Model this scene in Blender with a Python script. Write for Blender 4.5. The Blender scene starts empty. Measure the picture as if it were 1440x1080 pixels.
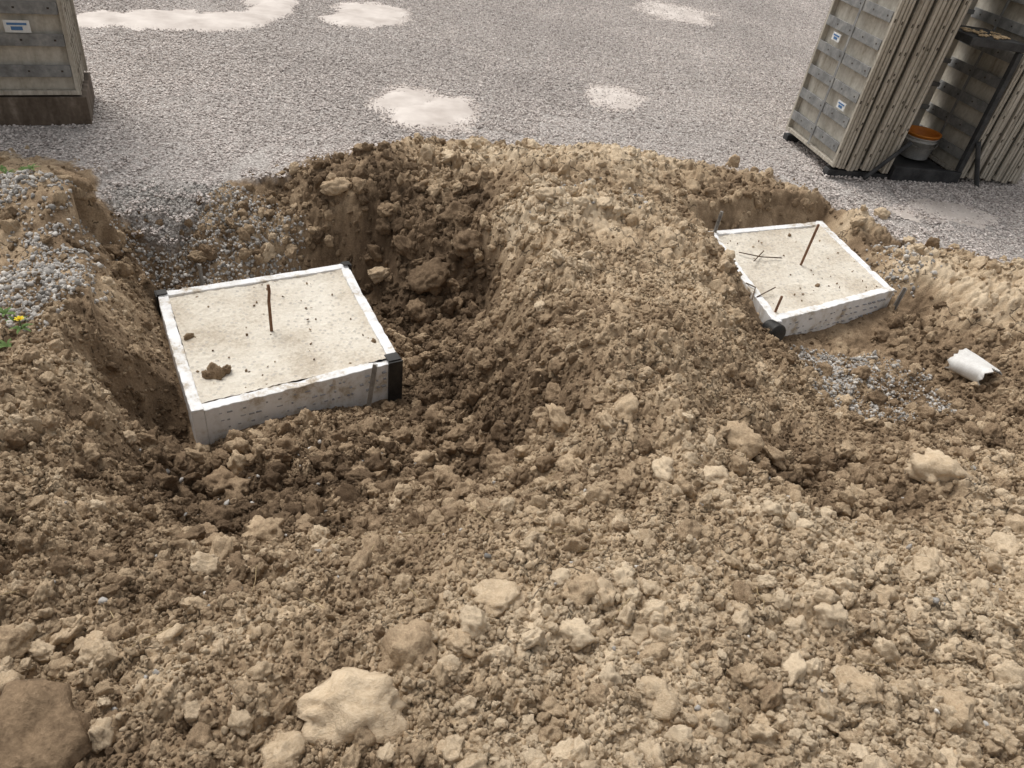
import bpy, math, random, bmesh
import numpy as np
from mathutils import Matrix, Vector, noise as mn
random.seed(5); rng=np.random.default_rng(7)
scene=bpy.context.scene
# ---------------------------------------------------------------- camera
CH=2.2; P=math.radians(37); R=math.radians(8)
fw=Vector((0,math.cos(P),-math.sin(P))); r0=Vector((1,0,0)); u0=Vector((0,math.sin(P),math.cos(P)))
rt=r0*math.cos(R)+u0*math.sin(R); up=-r0*math.sin(R)+u0*math.cos(R)
cam=bpy.data.objects.new("camera",bpy.data.cameras.new("camera")); scene.collection.objects.link(cam)
M=Matrix(((rt.x,up.x,-fw.x,0),(rt.y,up.y,-fw.y,0),(rt.z,up.z,-fw.z,CH),(0,0,0,1)))
cam.matrix_world=M; cam.data.sensor_width=36; cam.data.lens=27; cam.data.clip_end=1000; cam.data.clip_start=.05
scene.camera=cam
def U(px,py,z=0):
    """image pixel -> ground position at elevation z, unprojected through the camera"""
    d=fw+rt*((px-720)/1080)+up*((540-py)/1080)  # camera ray through image pixel px,py
    t=(z-CH)/d.z
    return (d.x*t,d.y*t)
# ---------------------------------------------------------------- light
scene.view_settings.view_transform='Standard'; scene.view_settings.look='None'; scene.view_settings.exposure=0
w=bpy.data.worlds.new("World"); scene.world=w; w.use_nodes=True
nt=w.node_tree; bg=nt.nodes["Background"]
sky=nt.nodes.new("ShaderNodeTexSky"); sky.sky_type='NISHITA'; sky.sun_disc=False
EL,AZ=math.radians(60),math.radians(-45)
sky.sun_elevation=EL; sky.sun_rotation=AZ; sky.dust_density=5; sky.air_density=1
hs=nt.nodes.new("ShaderNodeHueSaturation"); hs.inputs['Saturation'].default_value=.12
nt.links.new(sky.outputs[0],hs.inputs['Color']); nt.links.new(hs.outputs[0],bg.inputs[0]); bg.inputs[1].default_value=.15
sl=bpy.data.lights.new("sun","SUN"); sl.energy=1.5; sl.angle=math.radians(24); sl.color=(1,.955,.89)
so=bpy.data.objects.new("sun",sl); scene.collection.objects.link(so)
sd=Vector((math.sin(AZ)*math.cos(EL),math.cos(AZ)*math.cos(EL),math.sin(EL)))
so.rotation_euler=sd.to_track_quat('Z','Y').to_euler(); so.location=(0,0,10)
# ---------------------------------------------------------------- numpy noise
def h2(ix,iy,s):
    n=(ix.astype(np.int64)*374761393+iy.astype(np.int64)*668265263+s*1442695)&0xffffffff
    n=((n^(n>>13))*1274126177)&0xffffffff
    n^=n>>16; n=(n*2246822519)&0xffffffff; n^=n>>15
    return ((n&0xffffff)/16777215.0).astype(np.float32)
def vn(x,y,s):
    ix=np.floor(x);iy=np.floor(y);fx=x-ix;fy=y-iy
    fx=fx*fx*(3-2*fx);fy=fy*fy*(3-2*fy)
    a=h2(ix,iy,s);b=h2(ix+1,iy,s);c=h2(ix,iy+1,s);d=h2(ix+1,iy+1,s)
    return (a+(b-a)*fx)*(1-fy)+(c+(d-c)*fx)*fy
def fbm(x,y,s,o=4):
    v=0;a=.5;t=0
    for i in range(o):
        v=v+a*vn(x*2**i+i*17.3,y*2**i-i*9.1,s+i);t+=a;a*=.5
    return v/t
def vor(x,y,s):
    ix=np.floor(x);iy=np.floor(y)
    f1=np.full(x.shape,9.,np.float32);f2=f1.copy();cid=np.zeros(x.shape,np.float32)
    for i in (-1,0,1):
        for j in (-1,0,1):
            cx=ix+i;cy=iy+j
            dx=cx+h2(cx,cy,s)-x;dy=cy+h2(cx,cy,s+50)-y
            d=np.sqrt(dx*dx+dy*dy).astype(np.float32);h=h2(cx,cy,s+99)
            m=d<f1
            f2=np.where(m,f1,np.minimum(f2,d));cid=np.where(m,h,cid);f1=np.where(m,d,f1)
    return f1,f2,cid
def ss(a,b,x):
    t=np.clip((x-a)/(b-a),0,1);return t*t*(3-2*t)
# ---------------------------------------------------------------- terrain controls  (image pixel x,y,height,dryness mixed with painted shade)
C=[(0,1080,.5,.4),(360,1080,.57,.6),(720,1080,.62,.75),(1080,1080,.57,.7),(1440,1080,.5,.65),
(0,900,.42,.5),(300,900,.47,.65),(720,900,.52,.75),(1100,900,.53,.8),(1440,900,.4,.75),
(80,790,.35,.5),(205,780,.28,.35),(300,822,.29,.35),(450,830,.33,.45),(600,790,.37,.5),(700,750,.37,.6),(800,715,.4,.7),(1000,750,.42,.7),(1200,780,.4,.8),(1440,780,.3,.8),
(280,715,-.22,.02),(230,690,-.22,.0),(400,710,-.26,.12),(550,670,-.31,.18),(690,660,-.26,.12),(640,560,-.35,.1),(600,480,-.39,.1),(560,420,-.36,.08),(350,630,-.3,.28),(500,600,-.3,.28),(220,600,-.34,.0),  # low last values paint the pit's shade into the damp soil colour
(0,480,.15,.5),(100,500,.14,.45),(140,560,.14,.38),(155,640,.12,.3),(60,620,.25,.47),(60,700,.3,.5),(172,710,.16,.25),
(150,300,.15,.5),(100,245,.1,.5),(0,230,.05,.5),(0,350,.14,.55),(150,400,.17,.45),(157,460,.14,.38),
(195,330,-.16,.4),(202,400,-.33,.1),(300,350,-.22,.45),(400,335,-.18,.45),(250,300,-.1,.5),(450,360,-.28,.2),(520,385,-.33,.1),
(330,290,-.03,.5),(400,282,-.02,.5),(480,285,.04,.55),(600,242,.13,.5),(700,217,.23,.8),(800,207,.25,.95),(860,207,.25,.9),(900,245,.18,.75),(950,260,.09,.6),(1050,258,.05,.42),(1150,276,.04,.5),(1200,300,.02,.8),(1300,370,.02,.95),(1400,420,.02,.9),
(560,330,-.06,.12),(640,370,-.1,.08),(650,290,.02,.12),(540,370,-.24,.05),(660,420,-.26,.1),
(740,400,.2,.55),(685,450,-.14,.15),(765,500,.26,.55),(700,560,-.18,.15),(757,620,.1,.35),(830,600,.3,.6),(850,400,.3,.7),(850,300,.31,.9),(740,300,.27,.85),(940,330,.22,.65),(970,400,.22,.6),(1020,470,.18,.5),(1015,370,.09,.4),(1055,450,.0,.35),(900,560,.38,.65),(1000,620,.33,.65),(1080,540,.1,.5),
(1100,490,-.24,.3),(1200,520,-.22,.5),(1300,560,-.18,.3),(1170,590,-.08,.4),(1350,480,-.16,.2),(1290,430,-.18,.08),(1240,350,-.11,.2),(1170,295,-.05,.25),(1340,395,-.02,.9),(1400,440,-.04,.7),(1440,540,-.12,.25),(1400,570,-.12,.15),(1440,620,-.02,.4),(1330,660,.18,.65),(1440,700,.23,.6),(1150,640,.08,.3),(1120,700,.1,.1),(1230,700,.15,.25),(1000,300,.05,.35)]
ctl=[]
for px,py,h,d in C:
    x,y=U(px,py,h);ctl.append((x,y,h,d))
for x,y,h,d in [(-6,1,.5,.5),(-9,2,.4,.5),(-6,3,.2,.5),(-4,3.3,.15,.5),(-9,4.5,.05,.5),(6,1,.4,.6),(9,2,.3,.6),(4.5,3,.1,.5),(6,3.5,.05,.5),(9,4,.0,.5),
   (-3,-.5,.6,.5),(0,-.5,.65,.6),(3,-.5,.6,.6),(9,-.5,.5,.6),(-9,-.5,.5,.6),(-.3,6.0,.0,.5),(.3,6.15,.0,.6),(1.0,6.2,.0,.6),(-1,7,0,.5),(.3,6.9,0,.5),(2,7,0,.5),(4,6,0,.5),(8,6,0,.5),(-4,6,0,.5),(-2,6,0,.5),(-8,7,0,.5),(0,9,0,.5),(9,9,0,.5),(-9,9,0,.5),(5,8.5,0,.5),(-5,8.5,0,.5)]:
    ctl.append((x,y,h,d))
ctl=np.array(ctl)
def tps_fit(pts,v,lam=.0015):
    n=len(pts);r=np.sqrt(((pts[:,None]-pts[None])**2).sum(-1));K=np.where(r>0,r*r*np.log(r+1e-9),0)+lam*np.eye(n)
    Pm=np.c_[np.ones(n),pts];A=np.block([[K,Pm],[Pm.T,np.zeros((3,3))]])
    return np.linalg.solve(A,np.r_[v,0,0,0])
GX=np.arange(-11,11.01,.06);GY=np.arange(-1.2,9.61,.06)
gx,gy=np.meshgrid(GX,GY);g=np.c_[gx.ravel(),gy.ravel()]
def tps_eval(wt,pts,g):
    out=np.zeros(len(g))
    for i in range(0,len(g),8000):
        q=g[i:i+8000];r=np.sqrt(((q[:,None]-pts[None])**2).sum(-1))
        out[i:i+8000]=(r*r*np.log(r+1e-9))@wt[:len(pts)]+wt[-3]+q@wt[-2:]
    return out
HB=np.clip(tps_eval(tps_fit(ctl[:,:2],ctl[:,2]),ctl[:,:2],g),-.44,.75).reshape(gx.shape)
DB=np.zeros(len(g))
for i in range(0,len(g),8000):
    r2=((g[i:i+8000][:,None]-ctl[None,:,:2])**2).sum(-1)+.004
    wgt=1/r2**1.6;DB[i:i+8000]=(wgt*ctl[:,3]).sum(1)/wgt.sum(1)
DB=DB.reshape(gx.shape)
def samp(G,x,y):
    u=np.clip((x-GX[0])/.06,0,len(GX)-1.001);v=np.clip((y-GY[0])/.06,0,len(GY)-1.001)
    i=u.astype(int);j=v.astype(int);a=u-i;b=v-j
    return (G[j,i]*(1-a)+G[j,i+1]*a)*(1-b)+(G[j+1,i]*(1-a)+G[j+1,i+1]*a)*b
YF=np.array([(-11,4.6),(-3.46,4.55),(-2.8,4.5),(-2.6,4.05),(-2.2,4.1),(-2.0,4.55),(-1.5,4.85),(-.9,5.35),(-.3,5.85),(.3,6.05),(1.0,6.2),(1.8,6.15),(2.2,6.0),(2.78,5.4),(3.3,4.85),(4.5,4.3),(11,4.0)])
def gravelmask(x,y):
    yf=np.interp(x,YF[:,0],YF[:,1])+.26*(fbm(x*2.5,y*2.5,31,3)-.5)+.14*(fbm(x*14,y*14,33,2)-.5)
    return y-yf
FA=[(-2.04,3.57),(-1.12,4.19),(-.60,3.25),(-1.45,2.63)];ZA=-.2
FB=[(1.24,5.19),(2.2,5.68),(2.44,4.66),(1.5,4.03)];ZB=-.1
def quadsd(q,x,y):
    d=np.full(x.shape,-9.)
    for i in range(4):
        a=np.array(q[i]);b=np.array(q[(i+1)%4]);e=b-a;e/=np.hypot(*e)
        d=np.maximum(d,(x-a[0])*(-e[1])+(y-a[1])*e[0])
    return d
def height(x,y):
    x=x.astype(np.float64);y=y.astype(np.float64)
    sdg=gravelmask(x,y)
    base=samp(HB,x+.09*(fbm(x*4,y*4,3,3)-.5),y+.09*(fbm(x*4,y*4,4,3)-.5))
    gm=ss(-.02,.1,sdg)
    sA=quadsd(FA,x,y);sB=quadsd(FB,x,y)
    for s,z,off in ((sA,ZA,-.06),(sB,ZB,-.07)):
        base=np.where(s<.3,np.minimum(base,z+off+np.maximum(s-.03,0)*1.5),base)
    wx=x+.05*(fbm(x*9,y*9,11,3)-.5);wy=y+.05*(fbm(x*9,y*9,12,3)-.5)
    d=.10*(fbm(x*2.2,y*2.2,21,3)-.5)+.07*(fbm(x*9,y*9,22,4)-.5)
    gate=ss(.35,.6,fbm(x*1.7+4,y*1.7,77,3))
    left=ss(-1.6,-2.4,x)*ss(2.6,3.0,y)*ss(.02,.1,base)
    for k,(s,a) in enumerate([(.26,.045),(.13,.036),(.068,.026),(.036,.018),(.018,.010)]):
        f1,f2,c=vor(wx/s+k*3.3,wy/s,200+k*7)
        dome=np.sqrt(np.clip(1-(f1/.8)**2,0,1))
        cr=np.exp(-((f2-f1)/.12)**2)
        amp=a*(.4+.6*(gate if k<3 else 1))
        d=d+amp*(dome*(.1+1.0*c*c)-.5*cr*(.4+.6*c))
    d=d-.02
    d=d*(1-.65*left)
    near=np.minimum(sA,sB)
    d=d*(.35+.65*ss(.03,.3,near))
    hd=base+d
    hg=base*np.exp(-np.clip(sdg,0,9)*3)*ss(1.0,.3,sdg)+.02*(fbm(x*.8,y*.8,41,3)-.5)+.006*(vn(x*40,y*40,5)-.5)
    h=hd*(1-gm)+hg*gm
    for s,z in ((sA,ZA),(sB,ZB)):
        h=np.where(s<.025,np.minimum(h,z-.1-.1*ss(.03,-.05,s)),h)
        h=np.where((s>=.025)&(s<.08),np.minimum(h,z+.01+(s-.025)*1.5),h)
    dry_shade=np.clip(samp(DB,x,y)+.55*(fbm(x*3,y*3,61,4)-.5)+.4*(fbm(x*16,y*16,62,3)-.5)+2.6*(d-.005),0,1)  # soil moisture plus painted pit shade; relief term darkens hollows
    return h,dry_shade,gm
# ---------------------------------------------------------------- mesh helper
def mesh_np(name,co,faces,mats=(),smooth=True,attrs=None,link=True):
    me=bpy.data.meshes.new(name);co=np.asarray(co,np.float32);faces=np.asarray(faces,np.int32)
    k=faces.shape[1];me.vertices.add(len(co));me.vertices.foreach_set('co',co.ravel())
    me.loops.add(faces.size);me.loops.foreach_set('vertex_index',faces.ravel())
    me.polygons.add(len(faces));me.polygons.foreach_set('loop_start',np.arange(0,faces.size,k,dtype=np.int32))
    try: me.polygons.foreach_set('loop_total',np.full(len(faces),k,np.int32))
    except Exception: pass
    me.polygons.foreach_set('use_smooth',np.full(len(faces),smooth))
    if attrs:
        for n,v in attrs.items():
            a=me.attributes.new(n,'FLOAT','POINT');a.data.foreach_set('value',np.asarray(v,np.float32))
    me.update();me.validate()
    for m in mats: me.materials.append(m)
    o=bpy.data.objects.new(name,me)
    if link: scene.collection.objects.link(o)
    return o
# ---------------------------------------------------------------- material helper
class MB:
    def __init__(s,name,rough=.9,spec=.25):
        s.m=bpy.data.materials.new(name);s.m.use_nodes=True;s.t=s.m.node_tree;s.b=s.t.nodes['Principled BSDF']
        s.b.inputs['Roughness'].default_value=rough;s.b.inputs['Specular IOR Level'].default_value=spec
    def n(s,ty,**k):
        x=s.t.nodes.new(ty)
        for a,v in k.items(): setattr(x,a,v)
        return x
    def l(s,a,b): s.t.links.new(a,b)
    def attr(s,name,ty='GEOMETRY'):
        return s.n('ShaderNodeAttribute',attribute_name=name,attribute_type=ty).outputs['Fac']
    def noise(s,scale,detail=4,vec=None,rough=.55,out='Fac'):
        x=s.n('ShaderNodeTexNoise');x.inputs['Scale'].default_value=scale;x.inputs['Detail'].default_value=detail;x.inputs['Roughness'].default_value=rough
        if vec is not None: s.l(vec,x.inputs['Vector'])
        return x.outputs[out]
    def math(s,op,a,b=None,c=None,clamp=False):
        x=s.n('ShaderNodeMath',operation=op,use_clamp=clamp)
        for i,v in enumerate((a,b,c)):
            if v is None: continue
            if isinstance(v,(int,float)): x.inputs[i].default_value=v
            else: s.l(v,x.inputs[i])
        return x.outputs[0]
    def ramp(s,fac,stops):
        x=s.n('ShaderNodeValToRGB');e=x.color_ramp.elements
        while len(e)<len(stops): e.new(.5)
        for i,(p,c) in enumerate(stops): e[i].position=p;e[i].color=(*c,1)
        s.l(fac,x.inputs[0]);return x.outputs[0]
    def mix(s,f,a,b,bt='MIX'):
        x=s.n('ShaderNodeMix',data_type='RGBA',blend_type=bt)
        for i,v in ((0,f),(6,a),(7,b)):
            if isinstance(v,(int,float)): x.inputs[i].default_value=v
            elif isinstance(v,tuple): x.inputs[i].default_value=(*v,1)
            else: s.l(v,x.inputs[i])
        return x.outputs[2]
    def mul(s,col,fac):
        x=s.n('ShaderNodeVectorMath',operation='SCALE');s.l(col,x.inputs[0]);s.l(fac,x.inputs['Scale']);return x.outputs[0]
    def bump(s,h,strength,dist,prev=None):
        x=s.n('ShaderNodeBump');x.inputs['Strength'].default_value=strength;x.inputs['Distance'].default_value=dist;s.l(h,x.inputs['Height'])
        if prev is not None: s.l(prev,x.inputs['Normal'])
        return x.outputs[0]
    def done(s,col,nrm=None):
        if isinstance(col,tuple): s.b.inputs['Base Color'].default_value=(*col,1)
        else: s.l(col,s.b.inputs['Base Color'])
        if nrm is not None: s.l(nrm,s.b.inputs['Normal'])
        return s.m
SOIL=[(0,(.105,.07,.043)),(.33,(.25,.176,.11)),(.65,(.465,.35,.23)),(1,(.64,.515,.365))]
def soil_nodes(b,dry_shade,vec):
    n1=b.noise(14,3,vec);n2=b.noise(110,4,vec,.7)
    f=b.math('ADD',dry_shade,b.math('MULTIPLY',b.math('SUBTRACT',n1,.5),.45))
    f=b.math('ADD',f,b.math('MULTIPLY',b.math('SUBTRACT',n2,.5),.75),clamp=True)
    col=b.ramp(f,SOIL)
    return col,n2
def gravel_nodes(b,vec):
    v=b.n('ShaderNodeTexVoronoi');v.inputs['Scale'].default_value=75;b.l(vec,v.inputs['Vector'])
    sh=b.n('ShaderNodeSeparateColor');b.l(v.outputs['Color'],sh.inputs[0])
    col=b.ramp(sh.outputs[0],[(0,(.28,.25,.23)),(.5,(.5,.455,.42)),(.85,(.64,.59,.55)),(1,(.76,.71,.66))])
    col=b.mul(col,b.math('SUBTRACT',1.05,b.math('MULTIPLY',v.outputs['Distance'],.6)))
    return col,b.math('SUBTRACT',1,v.outputs['Distance'])
b=MB("ground_mat",.95,.15)
tc=b.n('ShaderNodeTexCoord').outputs['Object']
dry_shade_fac=b.attr('dry_shade')
c1,h1=soil_nodes(b,dry_shade_fac,tc);c2,h2_=gravel_nodes(b,tc);gmk=b.attr('gravel')
wn=b.n('ShaderNodeVectorMath',operation='SCALE');b.l(b.noise(9,3,tc,.6,'Color'),wn.inputs[0]);wn.inputs['Scale'].default_value=.12
wa=b.n('ShaderNodeVectorMath',operation='ADD');b.l(tc,wa.inputs[0]);b.l(wn.outputs[0],wa.inputs[1])
vc=b.n('ShaderNodeTexVoronoi',feature='DISTANCE_TO_EDGE');vc.inputs['Scale'].default_value=8;b.l(wa.outputs[0],vc.inputs['Vector'])
ck=b.n('ShaderNodeMapRange');b.l(vc.outputs['Distance'],ck.inputs[0]);ck.inputs[1].default_value=.006;ck.inputs[2].default_value=.04;ck.inputs[3].default_value=.3;ck.inputs[4].default_value=1
gt=b.math('MULTIPLY',b.math('GREATER_THAN',b.noise(2.3,2,tc),.48),b.math('GREATER_THAN',dry_shade_fac,.5))
crk=b.math('ADD',b.math('MULTIPLY',ck.outputs[0],gt),b.math('SUBTRACT',1,gt))
c1=b.mul(c1,crk)
big=b.noise(.7,4,tc)
c2=b.mul(c2,b.math('ADD',.75,b.math('MULTIPLY',big,.5)))
nr=b.bump(b.math('ADD',b.math('MULTIPLY',b.math('ADD',h1,crk),b.math('SUBTRACT',1,gmk)),b.math('MULTIPLY',h2_,gmk)),.9,.007)
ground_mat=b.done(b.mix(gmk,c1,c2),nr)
b=MB("clod_mat",.95,.15)
tc=b.n('ShaderNodeTexCoord').outputs['Object'];oi=b.n('ShaderNodeObjectInfo')
va=b.n('ShaderNodeVectorMath',operation='ADD');b.l(tc,va.inputs[0]);b.l(oi.outputs['Random'],va.inputs[1])
vs=b.n('ShaderNodeVectorMath',operation='SCALE');b.l(va.outputs[0],vs.inputs[0]);vs.inputs['Scale'].default_value=.09
c1,h1=soil_nodes(b,b.attr('dry_shade','INSTANCER'),vs.outputs[0])
clod_mat=b.done(c1,b.bump(h1,.8,.006))
def stone_mat(name,src,stops):
    b=MB(name,.85,.3)
    s=b.attr('shade',src)
    if src=='INSTANCER':
        tc=b.n('ShaderNodeTexCoord').outputs['Object']
        n=b.noise(7,3,tc);return b.done(b.mul(b.ramp(s,stops),b.math('ADD',.65,b.math('MULTIPLY',n,.7))),b.bump(n,.4,.004))
    n=b.noise(.55,4,b.n('ShaderNodeNewGeometry').outputs['Position'],.6)
    return b.done(b.mul(b.ramp(s,stops),b.math('ADD',.62,b.math('MULTIPLY',n,.76))))
pebble_mat=stone_mat("pebble_mat",'GEOMETRY',[(0,(.26,.225,.205)),(.4,(.55,.49,.455)),(.8,(.75,.685,.64)),(1,(.86,.8,.75))])
stone_m=stone_mat("crushed_stone_mat",'INSTANCER',[(0,(.2,.19,.175)),(.5,(.42,.395,.365)),(.8,(.56,.53,.49)),(1,(.68,.645,.59))])
# ---------------------------------------------------------------- ground sheet
ys=[-.5]
while ys[-1]<8.8:
    y=ys[-1]; ys.append(y+ (.0042+.0015*max(y,0) if y>.4 else .02))
ys=np.array(ys);NC=1400;uu=np.linspace(-1,1,NC);uu=.72*uu+.28*uu**3
X=uu[None,:]*(1.05*np.clip(ys,0,9)[:,None]+1.5);Y=np.repeat(ys[:,None],NC,1)
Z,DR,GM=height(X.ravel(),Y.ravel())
nr_,nc_=X.shape
co=np.c_[X.ravel(),Y.ravel(),Z]
idx=np.arange(nr_*nc_).reshape(nr_,nc_)
faces=np.stack([idx[:-1,:-1],idx[:-1,1:],idx[1:,1:],idx[1:,:-1]],-1).reshape(-1,4)
ring=np.r_[idx[0,:-1],idx[:-1,-1],idx[-1,:0:-1],idx[:0:-1,0]]
rc=co[ring].copy();ctr=np.array([0,4.,0]);dv=rc-ctr;dv/=np.linalg.norm(dv[:,:2],axis=1)[:,None]
outv=ctr+dv*300;outv[:,2]=0
mid=rc+dv*1.5;mid[:,2]=rc[:,2]*.3
n0=len(co);m=len(ring);co=np.r_[co,mid,outv]
a=np.arange(m);bb=(a+1)%m
f1_=np.stack([ring[a],n0+a,n0+bb,ring[bb]],-1);f2_=np.stack([n0+a,n0+m+a,n0+m+bb,n0+bb],-1)
faces=np.r_[faces,f1_,f2_]
ground=mesh_np("ground",co,faces,[ground_mat],True,{'dry_shade':np.r_[DR,np.full(2*m,.5)],'gravel':np.r_[GM,GM[ring],np.ones(m)]})
# ---------------------------------------------------------------- rock variants
def ico(sub):
    bm=bmesh.new();bmesh.ops.create_icosphere(bm,subdivisions=sub,radius=1);bm.verts.ensure_lookup_table()
    v=np.array([v.co[:] for v in bm.verts]);f=np.array([[x.index for x in p.verts] for p in bm.faces]);bm.free();return v,f
def chunk(sub,seed,planes=9,rough=.12,lump=.25,cut=(.55,.9)):
    r=np.random.default_rng(seed);v,f=ico(sub);v=v.copy()
    for _ in range(planes):
        n=r.normal(size=3);n/=np.linalg.norm(n);d=r.uniform(*cut);s=v@n-d
        v-=np.where(s>0,s,0)[:,None]*n*.93
    off=r.uniform(0,50,3)
    out=[]
    for p in v:
        q=Vector(p)
        k=1+lump*mn.noise(q*1.3+Vector(off))+rough*mn.fractal(q*3.2+Vector(off),.8,2.1,4)
        if sub>=4: k+=.06*mn.fractal(q*14+Vector(off),.8,2.1,2)
        out.append(q*k)
    v=np.array([x[:] for x in out]);v*=np.array([1,r.uniform(.7,.95),r.uniform(.55,.85)])
    return v,f
def variants(name,n,sub,mat,seed,**k):
    c=bpy.data.collections.new(name)
    for i in range(n):
        v,f=chunk(sub,seed+i,**k);o=mesh_np(f"{name}_piece_{i}",v,f,[mat],True,link=False);c.objects.link(o)
    return c
def scatter(name,pts,scl,rot,attrs,coll,nvar):
    n=len(pts);me=bpy.data.meshes.new(name);me.vertices.add(n);me.vertices.foreach_set('co',np.asarray(pts,np.float32).ravel())
    for nm,v in (('scl',scl),('rot',rot)):
        a=me.attributes.new(nm,'FLOAT_VECTOR','POINT');a.data.foreach_set('vector',np.asarray(v,np.float32).ravel())
    a=me.attributes.new('vid','INT','POINT');a.data.foreach_set('value',rng.integers(0,nvar,n).astype(np.int32))
    for nm,v in attrs.items():
        a=me.attributes.new(nm,'FLOAT','POINT');a.data.foreach_set('value',np.asarray(v,np.float32))
    o=bpy.data.objects.new(name,me);scene.collection.objects.link(o)
    ng=bpy.data.node_groups.new(name+"_scatter",'GeometryNodeTree')
    ng.interface.new_socket('Geometry',in_out='INPUT',socket_type='NodeSocketGeometry');ng.interface.new_socket('Geometry',in_out='OUTPUT',socket_type='NodeSocketGeometry')
    N=ng.nodes.new;gi=N('NodeGroupInput');go=N('NodeGroupOutput');ip=N('GeometryNodeInstanceOnPoints');ci=N('GeometryNodeCollectionInfo')
    ci.inputs['Collection'].default_value=coll;ci.inputs['Separate Children'].default_value=True;ci.inputs['Reset Children'].default_value=True
    def na(nm,ty):
        x=N('GeometryNodeInputNamedAttribute');x.data_type=ty;x.inputs['Name'].default_value=nm
        return [q for q in x.outputs if q.enabled and q.name=='Attribute'][0]
    L=ng.links.new
    L(gi.outputs[0],ip.inputs['Points']);L(ci.outputs[0],ip.inputs['Instance']);ip.inputs['Pick Instance'].default_value=True
    L(na('vid','INT'),ip.inputs['Instance Index']);L(na('rot','FLOAT_VECTOR'),ip.inputs['Rotation']);L(na('scl','FLOAT_VECTOR'),ip.inputs['Scale'])
    L(ip.outputs[0],go.inputs[0]);md=o.modifiers.new("scatter",'NODES');md.node_group=ng
    return o
def sizes(n,lo,hi,p=2.2):
    u=rng.random(n);return (lo**(-p)+u*(hi**(-p)-lo**(-p)))**(-1/p)
def rotv(n,tilt=3.2): return np.c_[rng.uniform(-tilt,tilt,n),rng.uniform(-tilt,tilt,n),rng.uniform(0,6.28,n)]
def region(poly,n,z0=0):
    w_=np.array([U(px,py,z0) for px,py in poly]);mn_=w_.min(0);mx=w_.max(0)
    x=rng.uniform(mn_[0],mx[0],n);y=rng.uniform(mn_[1],mx[1],n);ins=np.zeros(n,bool);j=len(w_)-1
    jx=x+rng.normal(0,.06,n);jy=y+rng.normal(0,.06,n)
    for i in range(len(w_)):
        c=((w_[i,1]>jy)!=(w_[j,1]>jy))&(jx<(w_[j,0]-w_[i,0])*(jy-w_[i,1])/(w_[j,1]-w_[i,1]+1e-9)+w_[i,0]);ins^=c;j=i
    ins&=(quadsd(FA,x,y)>.04)&(quadsd(FB,x,y)>.04)
    return x[ins],y[ins]
clodc=variants("clod",14,4,clod_mat,100,planes=7,rough=.24,lump=.35,cut=(.6,.95))
crumbc=variants("crumb",10,2,clod_mat,500,planes=5,rough=.25,lump=.35,cut=(.6,.95))
def place(name,xx,yy,s,coll,nv,sink=.12):
    n=len(xx);sdg=gravelmask(xx,yy)
    keep=(sdg<.2)&(quadsd(FA,xx,yy)>s*.7+.01)&(quadsd(FB,xx,yy)>s*.7+.01)&~((sdg>-.02)&(rng.random(n)<.55))
    z,dr,gm=height(xx,yy)
    keep&=~((xx<-1.75)&(yy>2.75)&(z>.0)&(rng.random(n)<.75))
    xx=xx[keep];yy=yy[keep];s=s[keep];z=z[keep];dr=dr[keep];n=len(xx)
    scatter(name,np.c_[xx,yy,z+s*sink],np.c_[s,s,s*.9],rotv(n),{'dry_shade':np.clip(dr+rng.normal(.04,.15,n),0,1)},coll,nv)
n=56000
yy=.35+ (rng.random(n)**1.5)*6.0;xx=rng.uniform(-1,1,n)*(.95*yy+1.0)
den=.25+.75*ss(.4,.6,fbm(xx*1.8+9,yy*1.8,88,3))
s=sizes(n,.0065,.055,1.95)*(.75+.12*yy)
k1=(rng.random(n)<den)
xx=xx[k1];yy=yy[k1];s=s[k1]
for poly,cnt,lo,hi,z0 in (([(540,400),(670,420),(700,560),(780,660),(700,760),(400,780),(250,760),(190,640),(200,600),(560,600)],4200,.013,.07,-.25),
    ([(450,290),(600,250),(680,230),(680,400),(540,400),(450,350)],1000,.014,.075,.0),
    ([(680,300),(770,300),(800,560),(700,560)],700,.012,.045,.1),
    ([(280,275),(470,255),(470,300),(300,310)],450,.01,.05,.0),
    ([(1060,640),(1250,640),(1300,740),(1080,760)],500,.014,.055,.15),
    ([(1260,420),(1440,480),(1440,620),(1330,600)],500,.012,.05,-.12),
    ([(165,420),(210,430),(215,640),(165,640)],350,.012,.04,-.1)):
    x,y=region(poly,cnt,z0);xx=np.r_[xx,x];yy=np.r_[yy,y];s=np.r_[s,sizes(len(x),lo,hi,1.7)]
place("dirt_clods",xx,yy,s,clodc,14)
n=60000
yy=.35+(rng.random(n)**1.2)*3.6;xx=rng.uniform(-1,1,n)*(.8*yy+.6);s=sizes(n,.0035,.011,1.5)*(.8+.2*yy)
place("dirt_crumbs",xx,yy,s,crumbc,10,.25)
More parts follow.
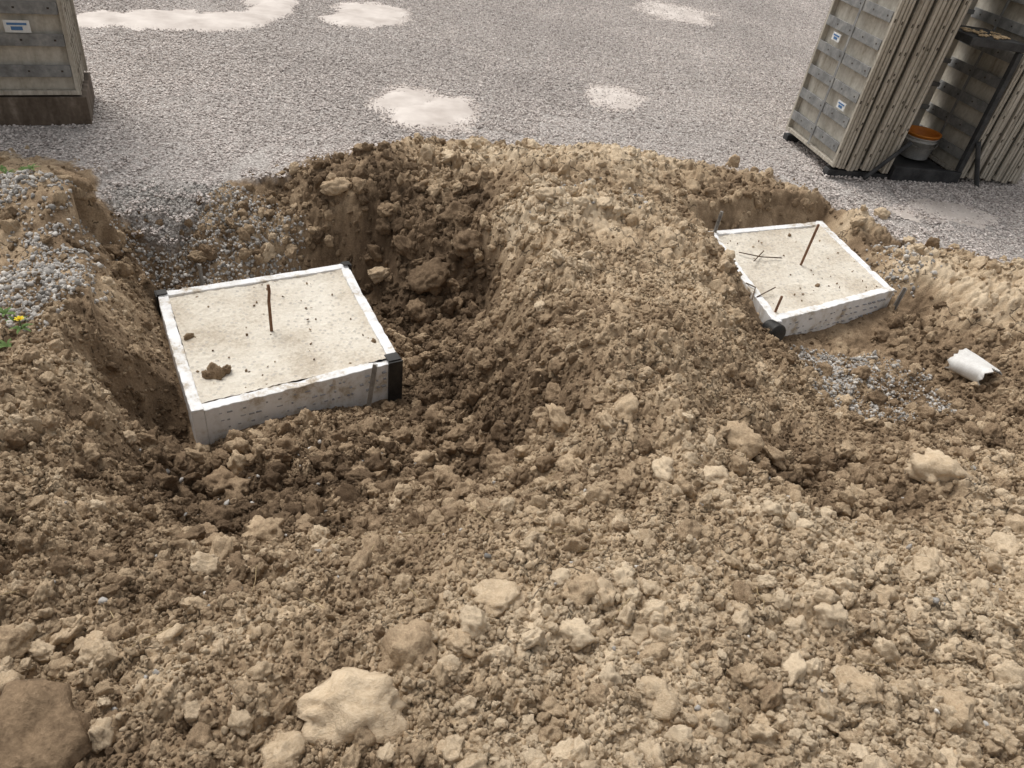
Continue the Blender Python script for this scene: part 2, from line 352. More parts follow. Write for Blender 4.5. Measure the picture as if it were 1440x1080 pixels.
BIG=[(500,990,.1,.85),(50,1035,.13,.25),(235,897,.05,.8),(275,1000,.035,.85),(400,1060,.05,.75),(370,745,.085,.55),(315,675,.09,.35),(1320,662,.11,.85),(935,662,.06,.95),(1000,668,.07,.9),
(608,372,.15,.12),(655,345,.11,.12),(570,345,.1,.12),(595,645,.07,.6),(640,430,.07,.35),(590,435,.09,.2),(545,300,.08,.3),(475,285,.1,.6),(505,290,.07,.4),(640,300,.1,.2),(590,260,.07,.4),(535,385,.09,.7),
(590,510,.06,.3),(610,580,.05,.4),(1190,632,.04,.6),(925,985,.06,.8),(1090,640,.06,.5),(1040,620,.09,.6),(1410,770,.06,.9),(1300,800,.05,.8),(570,915,.08,.55),(120,285,.08,.35),(90,250,.08,.35),(155,330,.06,.25),
(700,640,.04,.3),(250,650,.06,.2),(230,620,.06,.15),(265,755,.05,.2),(450,640,.05,.35),(380,600,.05,.5),(520,600,.05,.4),(1240,300,.06,.9),(1280,340,.05,.9),(770,270,.07,.85),(1240,470,.05,.3),(1260,450,.06,.2),(1385,560,.05,.3),(1360,440,.06,.7),
(820,830,.06,.6),(700,840,.07,.8),(1210,960,.06,.7),(650,900,.05,.7),(1340,1000,.06,.7),(880,575,.07,.7),(790,590,.08,.6),(870,440,.07,.6),(340,1010,.03,.8),(140,1030,.035,.8),(1020,390,.06,.5),(280,365,.06,.5),(340,300,.04,.5),(10,905,.06,.5)]
bx=[]
for px,py,r,d in BIG:
    hh=.3
    for _ in range(12):
        x,y=U(px,py,hh);hz=height(np.array([x]),np.array([y]))[0][0];hh=.5*hh+.5*(hz+r*.3)
    bx.append((x,y,hz+r*.2,r,d))
bx=np.array(bx)
bs=np.c_[bx[:,3],bx[:,3],bx[:,3]*.9];br=rotv(len(bx),.5);bs[0]=(.128,.098,.095);br[0]=(.15,-.1,.25)
scatter("large_dirt_clods",bx[:,:3],bs,br,{'dry_shade':bx[:,4]},clodc,14)
stonec=variants("crushed_stone",10,2,stone_m,300,planes=12,rough=.04,lump=.1,cut=(.5,.85))
def SI(poly,n,lo,hi,z0=0,gap=0):
    x,y=region(poly,n,z0)
    if gap: k=(fbm(x*3.5,y*3.5,150,4)>gap)|(rng.random(len(x))<.2);x=x[k];y=y[k]
    return x,y,sizes(len(x),lo,hi,1.8)
S=[SI([(-60,265),(100,290),(130,400),(115,450),(60,480),(-60,480)],8000,.007,.023,.12,.44),
   SI([(175,300),(330,300),(430,335),(400,368),(250,372),(190,400)],6500,.007,.02,-.18),
   SI([(1105,475),(1190,480),(1320,530),(1345,580),(1250,600),(1130,560)],9000,.005,.018,-.17,.4),
   SI([(200,600),(720,600),(720,760),(250,780)],120,.008,.022,-.2),
   SI([(1240,330),(1290,330),(1300,380),(1250,390)],500,.008,.03,.0),
   SI([(740,250),(930,250),(930,300),(740,300)],120,.01,.03,.3),
   SI([(0,600),(1440,600),(1440,1080),(0,1080)],200,.006,.017,.4)]
x=np.concatenate([q[0] for q in S]);y=np.concatenate([q[1] for q in S]);s=np.concatenate([q[2] for q in S]);z=height(x,y)[0];n=len(x)
scatter("crushed_stone",np.c_[x,y,z+s*.25],np.c_[s,s,s],rotv(n),{'shade':np.clip(rng.normal(.52,.24,n),0,1)},stonec,10)
# gravel : small clusters at the edge, larger tiles beyond
vs_,fs_=ico(1)
def pebbles(name,nvar,half,cnt,seed):
    pc=bpy.data.collections.new(name)
    for i in range(nvar):
        r=np.random.default_rng(seed+i);co=[];fc=[];sh=[];k=0
        for _ in range(cnt):
            rad=r.uniform(.005,.0125);q=vs_.copy()
            for _p in range(3):
                nn=r.normal(size=3);nn/=np.linalg.norm(nn);sdd=q@nn-r.uniform(.5,.8);q-=np.where(sdd>0,sdd,0)[:,None]*nn
            q=q*np.array([1,r.uniform(.6,1),r.uniform(.5,.85)])*rad;an=r.uniform(0,6.28);ca,sa=math.cos(an),math.sin(an)
            q=q@np.array([[ca,sa,0],[-sa,ca,0],[0,0,1]]);q+=np.array([r.uniform(-half,half),r.uniform(-half,half),r.uniform(-.004,.004)])
            co.append(q);fc.append(fs_+k);k+=len(q);sh.append(np.full(len(q),np.clip(r.normal(.45,.25),0,1)))
        o=mesh_np(f"{name}_{i}",np.concatenate(co),np.concatenate(fc),[pebble_mat],False,{'shade':np.concatenate(sh)},link=False);pc.objects.link(o)
    return pc
pcs=pebbles("pebble_cluster",8,.085,75,900);pcl=pebbles("pebble_tile",6,.32,1050,1900)
ax=np.arange(-7,8,.15);ay=np.arange(3.7,7.6,.15);xx,yy=[q.ravel() for q in np.meshgrid(ax,ay)]
xx=xx+rng.uniform(-.02,.02,len(xx));yy=yy+rng.uniform(-.02,.02,len(yy));sd_=gravelmask(xx,yy)
TX=np.arange(-13,14,.6);TY=np.arange(4.3,17,.6);tx,ty=[q.ravel() for q in np.meshgrid(TX,TY)]
tk=gravelmask(tx,ty)>.75
cellok=np.zeros(xx.shape,bool)
ci_=np.rint((xx-TX[0])/.6).astype(int);cj_=np.rint((yy-TY[0])/.6).astype(int)
T2=tk.reshape(len(TY),len(TX));val=(cj_>=0)&(cj_<len(TY))
cellok[val]=T2[cj_[val],np.clip(ci_[val],0,len(TX)-1)]
k=(sd_>0)&(~cellok)&(np.abs(xx)<yy*.85+1.5);xx=xx[k];yy=yy[k];n=len(xx);z=height(xx,yy)[0]
scatter("gravel",np.c_[xx,yy,z+.002],np.ones((n,3)),np.c_[np.zeros(n),np.zeros(n),rng.uniform(0,6.28,n)],{},pcs,8)
k=tk&(np.abs(tx)<ty*.85+1.8);tx=tx[k];ty=ty[k];n=len(tx)
scatter("yard_gravel",np.c_[tx,ty,np.full(n,.004)],np.ones((n,3)),np.c_[np.zeros(n),np.zeros(n),rng.integers(0,4,n)*math.pi/2],{},pcl,6)
# ---------------------------------------------------------------- generic materials for objects
def simple(name,c1,c2,scale=12,rough=.8,bs=.3,bd=.003,metal=0,spec=.3):
    b=MB(name,rough,spec);tc=b.n('ShaderNodeTexCoord').outputs['Object'];n1=b.noise(scale,6,tc,.65);n2=b.noise(scale*12,3,tc)
    f=b.math('ADD',b.math('MULTIPLY',n1,.7),b.math('MULTIPLY',n2,.3));b.b.inputs['Metallic'].default_value=metal
    return b.done(b.ramp(f,[(.35,c1),(.65,c2)]),b.bump(f,bs,bd))
b=MB("concrete_mat",.9,.2);tc=b.n('ShaderNodeTexCoord').outputs['Object']
n1=b.noise(3,5,tc);n2=b.noise(60,4,tc,.7);v=b.n('ShaderNodeTexVoronoi');v.inputs['Scale'].default_value=38;b.l(tc,v.inputs['Vector'])
sp=b.n('ShaderNodeSeparateColor');b.l(v.outputs['Color'],sp.inputs[0])
spot=b.math('MULTIPLY',b.math('GREATER_THAN',sp.outputs[0],.6),b.math('LESS_THAN',v.outputs['Distance'],.36))
col=b.ramp(b.math('ADD',b.math('MULTIPLY',n1,.6),b.math('MULTIPLY',n2,.4)),[(.38,(.5,.43,.34)),(.5,(.66,.6,.505)),(.62,(.74,.69,.6))])
col=b.mix(b.math('MULTIPLY',spot,.45),col,(.38,.35,.32))
conc=b.done(col,b.bump(b.math('ADD',n2,b.math('MULTIPLY',v.outputs['Distance'],-.5)),.8,.008))
b=MB("foam_mat",.75,.25);tc=b.n('ShaderNodeTexCoord').outputs['Object'];n1=b.noise(8,8,tc,.72);n2=b.noise(160,2,tc)
dirt=b.ramp(n1,[(.45,(.82,.82,.82)),(.54,(.72,.705,.68)),(.61,(.52,.46,.38)),(.7,(.28,.22,.15))])
foam=b.done(dirt,b.bump(n2,.3,.002))
ink=simple("ink_mat",(.2,.2,.21),(.42,.42,.42),40)
blackp=simple("black_plastic_mat",(.012,.012,.013),(.05,.046,.04),20,.5)
steel=simple("stake_steel_mat",(.18,.165,.15),(.38,.36,.33),18,.6,metal=.1)
rust=simple("rebar_mat",(.13,.06,.03),(.26,.15,.09),60,.8,.6)
def boxes(name,bl,mat,parent=None,bevel=.002):
    F=np.array([[0,3,2,1],[4,5,6,7],[0,1,5,4],[1,2,6,5],[2,3,7,6],[3,0,4,7]])
    co=np.concatenate(bl);fc=np.concatenate([F+8*i for i in range(len(bl))])
    o=mesh_np(name,co,fc,[mat],False)
    if bevel: m=o.modifiers.new("bevel",'BEVEL');m.width=bevel;m.segments=2
    if parent: o.parent=parent
    return o
def bx8(x0,x1,y0,y1,z0,z1):
    return np.array([(x0,y0,z0),(x1,y0,z0),(x1,y1,z0),(x0,y1,z0),(x0,y0,z1),(x1,y0,z1),(x1,y1,z1),(x0,y1,z1)],float)
def empty(name,loc=(0,0,0),rz=0,rx=0,ry=0):
    o=bpy.data.objects.new(name,None);o.empty_display_size=.1;o.location=loc;o.rotation_euler=(rx,ry,rz);scene.collection.objects.link(o);return o
def tube(name,pts,r,mat,parent=None,ribs=False,seg=10):
    pts=[Vector(p) for p in pts];D=[]
    for i in range(len(pts)-1):
        k=max(1,int((pts[i+1]-pts[i]).length/(.006 if ribs else .05)))
        for j in range(k): D.append(pts[i].lerp(pts[i+1],j/k))
    D.append(pts[-1]);co=[];fc=[]
    for i,p in enumerate(D):
        d=(D[min(i+1,len(D)-1)]-D[max(i-1,0)]).normalized();q=d.to_track_quat('Z','Y').to_matrix()
        rr=r*(1.12 if ribs and i%2 else 1)
        for j in range(seg):
            a=j/seg*6.2832;co.append((p+q@Vector((math.cos(a)*rr,math.sin(a)*rr,0)))[:])
    for i in range(len(D)-1):
        for j in range(seg):
            a=i*seg+j;b_=i*seg+(j+1)%seg;fc.append((a,b_,b_+seg,a+seg))
    co.append(D[0][:]);co.append(D[-1][:]);n=len(co)
    for j in range(seg): fc.append((n-2,(j+1)%seg,j)); fc.append((n-1,(len(D)-1)*seg+j,(len(D)-1)*seg+(j+1)%seg))
    me=bpy.data.meshes.new(name);me.from_pydata(co,[],fc);me.materials.append(mat)
    for p_ in me.polygons:p_.use_smooth=True
    o=bpy.data.objects.new(name,me);scene.collection.objects.link(o)
    if parent:o.parent=parent
    return o
# ---------------------------------------------------------------- footings
def footing(Q,z,T=.055,depth=.36):
    e=empty("concrete_footing",(0,0,0))
    q=[np.array(p) for p in Q];c=sum(q)/4
    inn=[]
    for i in range(4):
        a=q[i-1];b_=q[i];d=q[(i+1)%4]
        e1=(a-b_)/np.linalg.norm(a-b_);e2=(d-b_)/np.linalg.norm(d-b_);si=abs(e1[0]*e2[1]-e1[1]*e2[0])
        inn.append(b_+(e1+e2)*T/si)
    names=["foam_board_back","foam_board_right","foam_board_front","foam_board_left"]
    for i in range(4):
        a,b_=q[i],q[(i+1)%4];d=(b_-a)/np.linalg.norm(b_-a);nn=np.array([d[1],-d[0]])
        a2=a;b2=b_-d*(T+.002)
        dz=random.uniform(-.008,.008);nseg=46;co=[];fc=[]
        for k in range(nseg+1):
            t=k/nseg;p=a2+(b2-a2)*t;wob=.005*math.sin(3.1*t+i)
            for off,zz in ((0,z+dz),(T,z+dz),(T,z-depth),(0,z-depth)):
                r_=random.uniform(-.002,.002)
                chip=-.03*max(0,mn.noise(Vector((p[0]*11,p[1]*11,off*40+i)))-.22) if zz>z-.1 else 0
                pp=p+nn*(off+wob+r_);co.append((pp[0],pp[1],zz+chip+r_))
        for k in range(nseg):
            for j in range(4):
                A=k*4+j;B=k*4+(j+1)%4;fc.append((A,B,B+4,A+4))
        fc+= [(3,2,1,0),(nseg*4,nseg*4+1,nseg*4+2,nseg*4+3)]
        me=bpy.data.meshes.new(names[i]);me.from_pydata(co,[],fc);me.materials.append(foam)
        o=bpy.data.objects.new(names[i],me);scene.collection.objects.link(o);o.parent=e
        bm=bmesh.new();bm.from_mesh(me);bmesh.ops.recalc_face_normals(bm,faces=bm.faces);bm.to_mesh(me);bm.free()
        m=o.modifiers.new("bevel",'BEVEL');m.width=.004;m.segments=2;m.limit_method='ANGLE'
    a,b_=q[2],q[3];d=(b_-a)/np.linalg.norm(b_-a);out=np.array([-d[1],d[0]]);bl=[]
    L=np.linalg.norm(b_-a)
    for row in (.045,.09,.135):
        t=.08
        while t<L-.12:
            ln=random.uniform(.008,.03);p=a+d*t+out*.0085
            if random.random()<.7:
                p2=p+d*ln;o2=out*.02;h_=random.choice((.003,.007))
                bl.append(np.array([(p[0],p[1],z-row-h_),(p2[0],p2[1],z-row-h_),(p2[0]-o2[0],p2[1]-o2[1],z-row-h_),(p[0]-o2[0],p[1]-o2[1],z-row-h_),
                  (p[0],p[1],z-row),(p2[0],p2[1],z-row),(p2[0]-o2[0],p2[1]-o2[1],z-row),(p[0]-o2[0],p[1]-o2[1],z-row)]))
            t+=ln+random.uniform(.008,.05)
    boxes("printed_marks",bl,ink,e,0)
    N=90;co=[];fc=[]
    i4=inn
    for j in range(N+1):
        for k in range(N+1):
            u,v=k/N,j/N;p=i4[0]*(1-u)*(1-v)+i4[1]*u*(1-v)+i4[2]*u*v+i4[3]*(1-u)*v
            p=c+(p-c)*1.006
            edge=min(u,v,1-u,1-v)
            h=z-.016+.014*mn.noise(Vector((p[0]*3,p[1]*3,0)))+.006*mn.fractal(Vector((p[0]*25,p[1]*25,2)),.8,2,4)+.008*math.exp(-edge*25)
            co.append((p[0],p[1],h))
    for j in range(N):
        for k in range(N):
            A=j*(N+1)+k;fc.append((A,A+N+1,A+N+2,A+1))
    mesh_np("concrete",co,fc,[conc]).parent=e
    return e
eA=footing(FA,ZA);eB=footing(FB,ZB)
def lerpq(Q,u,v):
    q=[np.array(p) for p in Q];return q[0]*(1-u)*(1-v)+q[1]*u*(1-v)+q[2]*u*v+q[3]*(1-u)*v
def cornerpiece(parent,p,ang,z,depth,w_=.05):
    ca,sa=math.cos(ang),math.sin(ang);bl=[]
    for bb_ in (bx8(-w_,.012,-.012,.004,z-depth,z+.006),bx8(-.004,.0125,.0045,w_+.003,z-depth,z+.004),bx8(-w_,.006,.0,w_,z+.008,z+.013)):
        q=bb_.copy();x_=q[:,0]*ca-q[:,1]*sa+p[0];y_=q[:,0]*sa+q[:,1]*ca+p[1];q[:,0]=x_;q[:,1]=y_;bl.append(q)
    boxes("corner_bracket",bl,blackp,parent,.0015)
cornerpiece(eA,FA[2],math.radians(34.5),ZA,.3,.065)
cornerpiece(eA,FA[0],math.radians(34.5+180),ZA,.2,.05)
cornerpiece(eA,FA[1],math.radians(34.5+90),ZA,.1,.04)
x,y=U(382,466,ZA-.02)
tube("rebar_dowel",[(x,y,ZA-.1),(x,y,ZA+.17),(x+.004,y+.008,ZA+.23),(x-.002,y+.014,ZA+.262)],.0085,rust,eA)
x,y=U(1125,373,ZB-.02)
tube("rebar_dowel",[(x,y,ZB-.1),(x+.02,y,ZB+.29)],.0085,rust,eB)
x,y=U(1090,436,ZB);tube("rebar_dowel",[(x,y,ZB-.1),(x+.01,y,ZB+.1)],.008,rust,eB)
def stake2(pt,top,bot,lean,wd=.014):
    a=bx8(-wd,wd,-.005,.005,bot,top);a2=bx8(wd-.004,wd,-.018,-.0055,bot,top)
    for q in (a,a2):
        q[:,0]+=pt[0]+lean*(q[:,2]-bot);q[:,1]+=pt[1]
    return boxes("metal_stake",[a,a2],steel,None,.001)
p=lerpq(FA,.80,1.045);stake2(p,ZA+.08,ZA-.35,.12,.012)
p=lerpq(FB,1.0,1.035);stake2(p,ZB+.05,ZB-.3,.06,.011)
x,y=U(1174,312,ZB-.02);stake2((x,y),ZB+.1,ZB-.2,.05,.01)
x,y=U(1004,322,ZB+.02);stake2((x,y),ZB+.16,ZB-.2,.05,.01)
x,y=U(282,382,ZA);stake2((x,y),ZA+.05,ZA-.2,0,.01)
x,y=U(1091,458,ZB);pe=empty("drain_pipe");tube("pipe_body",[(x-.03,y+.03,ZB-.04),(x+.01,y-.06,ZB-.02)],.052,blackp,pe,True,24)
cl=[]
for px,py,r,zz in ((305,525,.055,ZA),(318,520,.035,ZA),(265,473,.03,ZA),(290,528,.03,ZA),(350,520,.008,ZA),(430,430,.008,ZA),(525,478,.02,ZA),(1110,330,.02,ZB),(1150,400,.02,ZB),(1085,462,.03,ZB)):
    x,y=U(px,py,zz);cl.append((x,y,zz-.018+r*.4,r,.35))
for k in range(90):
    Q,zz=((FA,ZA),(FB,ZB))[k%2];p=lerpq(Q,random.uniform(.06,.94),random.uniform(.06,.94));r=random.uniform(.003,.009);cl.append((p[0],p[1],zz-.014+r*.3,r,random.uniform(.2,.8)))
cl=np.array(cl);scatter("loose_dirt_clods",cl[:,:3],np.c_[cl[:,3],cl[:,3],cl[:,3]*.7],rotv(len(cl)),{'dry_shade':cl[:,4]},clodc,14)
# ---------------------------------------------------------------- form panel stacks
def streak(name,stops,rough=.75,metal=0,sc=(5,5,1.2)):
    b=MB(name,rough,.3);tc=b.n('ShaderNodeTexCoord').outputs['Object'];mp=b.n('ShaderNodeMapping');mp.inputs['Scale'].default_value=sc;b.l(tc,mp.inputs[0])
    n1=b.noise(2.2,7,mp.outputs[0],.65);n2=b.noise(40,3,tc);b.b.inputs['Metallic'].default_value=metal
    f=b.math('ADD',b.math('MULTIPLY',n1,.75),b.math('MULTIPLY',n2,.25))
    return b.done(b.ramp(f,stops),b.bump(f,.25,.003))
alu=streak("weathered_form_mat",[(.3,(.24,.205,.16)),(.42,(.4,.36,.295)),(.55,(.53,.49,.415)),(.7,(.64,.6,.53))])
alu2=streak("form_edge_mat",[(.3,(.15,.125,.095)),(.42,(.33,.295,.24)),(.55,(.47,.43,.36)),(.7,(.6,.56,.48))],sc=(14,14,.9))
rib=streak("form_rib_mat",[(.32,(.12,.118,.112)),(.5,(.22,.22,.215)),(.7,(.36,.35,.32))],.6,.1,sc=(4,4,4))
ply=streak("plywood_mat",[(.35,(.07,.05,.035)),(.55,(.14,.108,.08)),(.7,(.26,.21,.165))],.85)
holes=simple("slot_mat",(.03,.025,.02),(.08,.06,.045),30)
white=simple("label_white_mat",(.6,.6,.58),(.75,.75,.73));blue=simple("label_blue_mat",(.05,.14,.3),(.1,.2,.38))
def bundle(e,x0,n,W,H,pt=.068,z0=.06,lean=0.0,fan=0.0,bar=.5):
    fr=[];sh=[];rb=[];dk=[];hl=[]
    for i in range(n):
        xa=x0+i*pt;jy=random.uniform(-.03,.025);jz=random.uniform(-.0,.03);t=pt-random.uniform(.005,.018);sr=lean+fan*i+random.uniform(-.002,.002)
        def S(b_):
            b_=b_.copy();b_[:,0]+=sr*(b_[:,2]-z0);return b_
        fr+= [S(bx8(xa,xa+t*.42,jy,jy+.03,z0+jz,z0+H+jz)),S(bx8(xa+t*.56,xa+t,jy+.003,jy+.03,z0+jz,z0+H+jz)),S(bx8(xa,xa+t,jy+W-.03,jy+W,z0+jz,z0+H+jz)),
              S(bx8(xa+.001,xa+t-.001,jy+.03,jy+W-.03,z0+jz,z0+jz+.03)),S(bx8(xa+.001,xa+t-.001,jy+.03,jy+W-.03,z0+H+jz-.03,z0+H+jz))]
        dk.append(S(bx8(xa+t*.42,xa+t*.56,jy+.014,jy+.0295,z0+jz+.001,z0+H+jz-.001)))
        sh.append(S(bx8(xa+t-.014,xa+t-.003,jy+.03,jy+W-.03,z0+jz+.03,z0+H+jz-.03)))
        zz=z0+.12+jz
        while zz<z0+H-.1:
            if random.random()<.6: hl.append(S(bx8(xa+t*.12,xa+t*.32,jy-.0015,jy+.002,zz,zz+.025)))
            if random.random()<.35: hl.append(S(bx8(xa+t*.7,xa+t*.9,jy+.0012,jy+.005,zz+.05,zz+.07)))
            zz+=.2
        if i==0:
            zz=z0+.14
            while zz<z0+H-.1:
                rb.append(S(bx8(xa+.004,xa+t-.016,jy+.031,jy+W-.031,zz,zz+.06)))
                rb.append(S(bx8(xa-.004,xa+.003,jy+.034,jy+W-.034,zz-.008,zz+.07)))
                for yb in np.arange(jy+.08,jy+W-.05,.2): hl.append(S(bx8(xa-.0055,xa-.003,yb,yb+.014,zz+.025,zz+.037)))
                zz+=.2
            rb.append(S(bx8(xa-.010,xa-.006,jy+W*bar-.015,jy+W*bar+.015,z0+.05,z0+H-.05)))
    boxes("panel_frames",fr,alu2,e,.003);boxes("frame_slots",dk,ply,e,0);boxes("bolt_slots",hl,holes,e,0);boxes("face_sheets",sh,alu,e,0);boxes("stiffener_ribs",rb,rib,e,.003)
def label(e,x,y,z,w_=.14,h=.07):
    boxes("label_plate",[bx8(x-.004,x,y,y+w_,z,z+h)],white,e,0)
    boxes("label_print",[bx8(x-.0065,x-.0045,y+w_*.3,y+w_*.75,z+h*.2,z+h*.5),bx8(x-.0065,x-.0045,y+w_*.12,y+w_*.88,z+h*.62,z+h*.8)],blue,e,0)
eR=empty("concrete_form_stack",(2.37,6.38,0),math.radians(14),0,math.radians(2.5))
bundle(eR,0,8,.9,2.5,.069,.065,0,.004)
bundle(eR,1.24,9,.9,2.5,.069,.09,.02)
label(eR,-.014,.12,.5,.12,.06)
label(eR,-.014,.55,.92,.12,.06)
dark=simple("rack_steel_mat",(.015,.016,.018),(.07,.07,.07),9,.55)
boxes("rack_frame",[bx8(.0,1.9,.02,.1,.0,.058),bx8(.0,1.9,.8,.88,.0,.058),bx8(.57,1.23,-.02,.03,.03,.15),bx8(.575,1.225,.035,.7,.075,.095),
  bx8(.72,1.225,-.01,.5,1.13,1.19),bx8(1.18,1.225,-.015,.03,.155,1.125)],dark,eR,.004)
tube("diagonal_brace",[(1.22,-.03,.42),(1.42,-.05,.03)],.02,dark,eR)
tube("diagonal_brace",[(.3,-.05,.03),(.6,-.03,.36)],.018,dark,eR)
boxes("back_sheet",[bx8(.58,1.22,.74,.755,.1,2.4)],alu,eR,0)
boxes("back_ribs",[bx8(.585,1.215,.71,.738,.25+.2*i,.285+.2*i) for i in range(10)],rib,eR,.003)
dl=np.c_[rng.uniform(.78,1.15,60),rng.uniform(.02,.3,60),np.full(60,1.2)]
v0,f0=chunk(1,55,5,.05,.1)
co=[];fc=[]
for i,p in enumerate(dl):
    co.append(v0*np.array([.025,.012,.008])*random.uniform(.6,1.8)@np.array(Matrix.Rotation(random.uniform(0,6),3,'Z'))+p);fc.append(f0+i*len(v0))
o=mesh_np("shelf_debris",np.concatenate(co),np.concatenate(fc),[simple("wood_chip_mat",(.35,.24,.12),(.6,.45,.28))],False);o.parent=eR
def lathe(name,prof,mat,parent,seg=40):
    co=[];fc=[]
    for r_,z_ in prof:
        for j in range(seg): a=j/seg*6.2832;co.append((r_*math.cos(a),r_*math.sin(a),z_))
    for i in range(len(prof)-1):
        for j in range(seg): fc.append((i*seg+j,i*seg+(j+1)%seg,(i+1)*seg+(j+1)%seg,(i+1)*seg+j))
    o=mesh_np(name,co,fc,[mat]);o.parent=parent;return o
bk=empty("plastic_bucket",(0,0,0))
loc=Matrix.Rotation(math.radians(14),4,'Z')@Vector((1.03,.4,0));bk.location=(2.37+loc.x,6.38+loc.y,.075);bk.scale=(1,1,.75)
orange=simple("orange_plastic_mat",(.62,.2,.03),(.75,.28,.05),6,.5);bw=simple("bucket_white_mat",(.3,.3,.28),(.62,.6,.57),7,.5)
lathe("pail_body",[(.0,.0),(.115,.0),(.12,.01),(.136,.2),(.144,.203),(.144,.213),(.137,.216),(.139,.24),(.147,.243),(.147,.255),(.138,.258)],bw,bk)
lathe("pail_rim",[(.139,.256),(.15,.26),(.152,.28),(.157,.282),(.158,.295),(.146,.297),(.143,.28),(.118,.1),(.0,.095)],orange,bk)
tube("wire_handle",[(.15*math.cos(a),-.15*abs(math.sin(a))-.012,.24-.09*abs(math.sin(a))) for a in np.linspace(0,math.pi,14)],.003,steel,bk)
eL=empty("concrete_form_stack",(-3.29,5.30,0),math.radians(116),0,math.radians(1))
bundle(eL,0,9,1.25,2.5,.069,.2,bar=.42)
boxes("plywood_skirt",[bx8(-.006,.62,-.02,1.27,0,.196)],ply,eL,.004)
label(eL,-.014,.22,.62,.15,.075)
# ---------------------------------------------------------------- silt patches (puddle beds)
b=MB("silt_mat",.6,.35);tc=b.n('ShaderNodeTexCoord').outputs['Object'];n1=b.noise(3,6,tc,.6)
silt=b.done(b.ramp(n1,[(.35,(.46,.4,.355)),(.65,(.66,.595,.54))]),b.bump(b.noise(30,4,tc),.1,.003))
def patch(blobs,hh,seed,nm="silt_puddle"):
    B=[]
    for px,py,a,c in blobs:
        x0,y0=U(px,py);x1,y1=U(px+a,py);x2,y2=U(px,py-c);B.append((x0,y0,math.hypot(x1-x0,y1-y0),abs(y2-y0)))
    x0=min(q[0]-q[2] for q in B)-.4;x1=max(q[0]+q[2] for q in B)+.4;y0=min(q[1]-q[3] for q in B)-.4;y1=max(q[1]+q[3] for q in B)+.4
    xs=np.arange(x0,x1,.02);ysr=np.arange(y0,y1,.02);gx_,gy_=np.meshgrid(xs,ysr);x,y=gx_.ravel(),gy_.ravel()
    f=np.full(x.shape,-9.)
    for a,c,rx,ry in B: f=np.maximum(f,1-np.sqrt(((x-a)/rx)**2+((y-c)/ry)**2))
    f=f+.7*(fbm(x*2.6,y*2.6,seed,5)-.5)+.3*(fbm(x*14,y*14,seed+9,2)-.5)
    base=np.where(y<8.8,height(x,y)[0],0)*.3
    z=base-.010+hh*ss(-.3,.7,f)
    idx=np.arange(len(x)).reshape(gx_.shape);F=np.stack([idx[:-1,:-1],idx[:-1,1:],idx[1:,1:],idx[1:,:-1]],-1).reshape(-1,4)
    k=(f[F]>-.35).all(1);F=F[k];u_,inv=np.unique(F,return_inverse=True)
    mesh_np(nm,np.c_[x,y,z][u_],inv.reshape(-1,4),[silt])
patch([(575,140,50,22),(622,155,52,26),(590,160,52,20)],.03,71)
patch([(517,22,58,22)],.03,72)
patch([(140,26,45,16),(200,27,50,17),(250,27,50,18),(310,28,50,18),(355,27,40,18),(376,14,32,28),(383,-10,32,26)],.034,73)
patch([(950,18,60,18)],.0185,74)
patch([(865,138,50,24)],.018,75)
patch([(1340,300,65,16)],.0185,76)
# ---------------------------------------------------------------- broken white pipe piece
x,y=U(1368,522,-.12);pw=simple("white_pvc_mat",(.55,.53,.5),(.78,.77,.74),10,.5)
co=[];fc=[];ns=16
for i in range(9):
    t=i/8
    for rr in (.085,.079):
        for j in range(ns+1):
            a=math.radians(-5+180*j/ns);rr2=rr*(1+.15*math.sin(3*a+t*2));jag=.05*mn.noise(Vector((a*2,t,1)))*(1 if i in(0,8) else .3)
            co.append(((t-.5)*.22+jag,rr2*math.cos(a),rr2*math.sin(a)))
n2_=ns+1
for i in range(8):
    for j in range(ns):
        o1=i*2*n2_;a=o1+j;fc.append((a,a+1,a+1+2*n2_,a+2*n2_));a+=n2_;fc.append((a+1,a,a+2*n2_,a+1+2*n2_))
    for j in (0,ns):
        a=i*2*n2_+j;fc.append((a,a+n2_,a+3*n2_,a+2*n2_))
for o1 in (0,8*2*n2_):
    for j in range(ns): a=o1+j;fc.append((a,a+n2_,a+n2_+1,a+1))
o=mesh_np("broken_plastic_pipe",co,fc,[pw]);zz=height(np.array([x]),np.array([y]))[0][0];o.location=(x,y,zz+.03);o.rotation_euler=(.35,-.1,math.radians(-62))
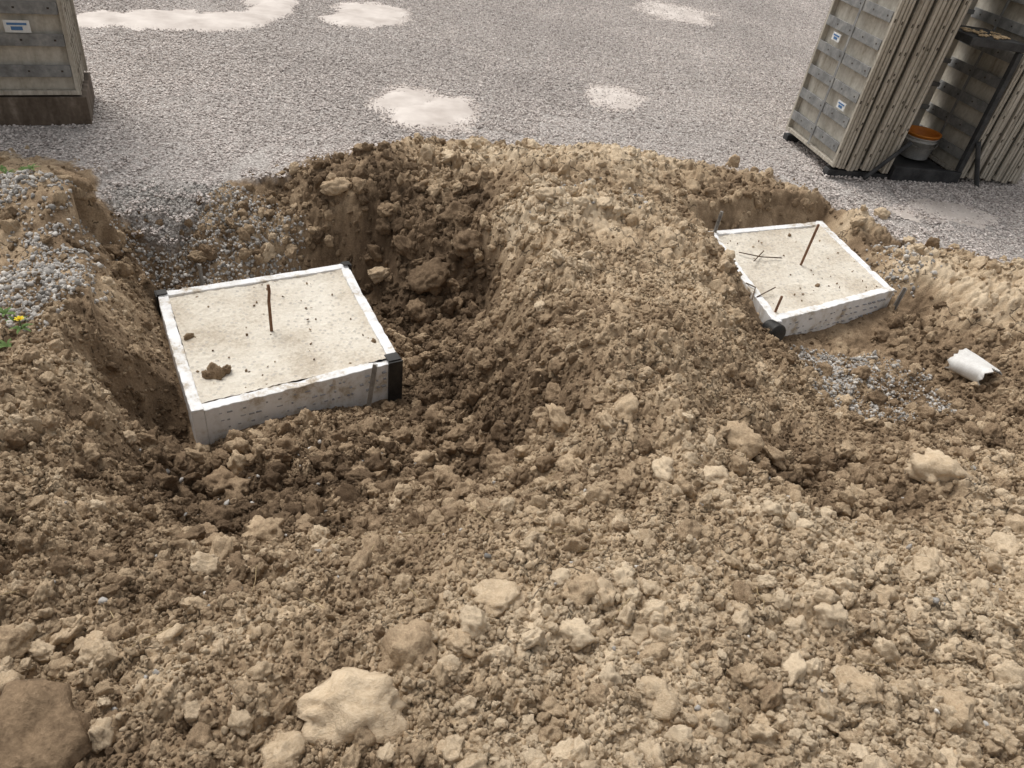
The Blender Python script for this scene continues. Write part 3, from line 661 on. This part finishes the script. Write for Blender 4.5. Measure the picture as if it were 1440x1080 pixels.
# ---------------------------------------------------------------- sticks, weeds
stk=simple("stick_mat",(.06,.04,.03),(.16,.11,.07),30)
for pts in ([(1040,352),(1070,362),(1100,360)],[(1050,395),(1062,405),(1058,420)],[(1065,415),(1090,405)],[(1075,350),(1060,368)]):
    tube("twig",[(*U(px,py,ZB+.02),ZB+.005+.02*(i==1)) for i,(px,py) in enumerate(pts)],.004,stk)
straw=simple("straw_mat",(.3,.22,.12),(.45,.35,.2))
for k in range(30):
    px,py=random.uniform(20,1400),random.uniform(560,1000)
    x,y=U(px,py,.3);a=random.uniform(0,6.28);L=random.uniform(.03,.08)
    ps=[(x+math.cos(a)*L*t+random.uniform(-.008,.008),y+math.sin(a)*L*t) for t in (-1,-.3,.4,1)]
    zs=height(np.array([p[0] for p in ps]),np.array([p[1] for p in ps]))[0]
    if quadsd(FA,np.array([x]),np.array([y]))[0]<.15: continue
    tube("straw_stem",[(p[0],p[1],max(zs)*.5+z_*.5+.008) for p,z_ in zip(ps,zs)],.0013,straw,None,False,5)
green=simple("leaf_mat",(.06,.11,.025),(.12,.18,.05),20);yel=simple("petal_mat",(.75,.55,.02),(.85,.65,.03),20)
def weed(px,py,flower):
    x,y=U(px,py,.12);z=height(np.array([x]),np.array([y]))[0][0];co=[];fc=[]
    for k in range(9):
        a=random.uniform(0,6.28);L=random.uniform(.025,.06);n=len(co);dx,dy=math.cos(a),math.sin(a)
        for t in (0,.35,.7,1):
            wd=.007*math.sin(math.pi*(t*.85+.1));h=.035*t*(1.3-t)
            co.append((dx*L*t-dy*wd,dy*L*t+dx*wd,h));co.append((dx*L*t+dy*wd,dy*L*t-dx*wd,h))
        for q in range(3): fc.append((n+2*q,n+2*q+1,n+2*q+3,n+2*q+2))
    e=empty("dandelion" if flower else "weed_sprout",(x,y,z+.015));o=mesh_np("leaves",co,fc,[green]);o.parent=e
    if flower:
        q=(0,0);tube("stem",[(q[0],q[1],0),(q[0]+.005,q[1],.05)],.002,green,e,False,6)
        co=[];fc=[]
        for k in range(36):
            a=k*2.4;L=.006+.012*(k%3)/2;n=len(co);dx,dy=math.cos(a),math.sin(a)
            co+= [(q[0]+.005,q[1],.05),(q[0]+.005+dx*L-dy*.004,q[1]+dy*L+dx*.004,.056),(q[0]+.005+dx*L*1.1,q[1]+dy*L*1.1,.057),(q[0]+.005+dx*L+dy*.004,q[1]+dy*L-dx*.004,.056)];fc.append((n,n+1,n+2,n+3))
        o=mesh_np("flower_head",co,fc,[yel],False);o.parent=e
weed(38,487,True)
for px,py in ((12,455),(25,470),(60,300),(10,262),(38,255),(75,268),(15,500),(20,280)): weed(px,py,False)
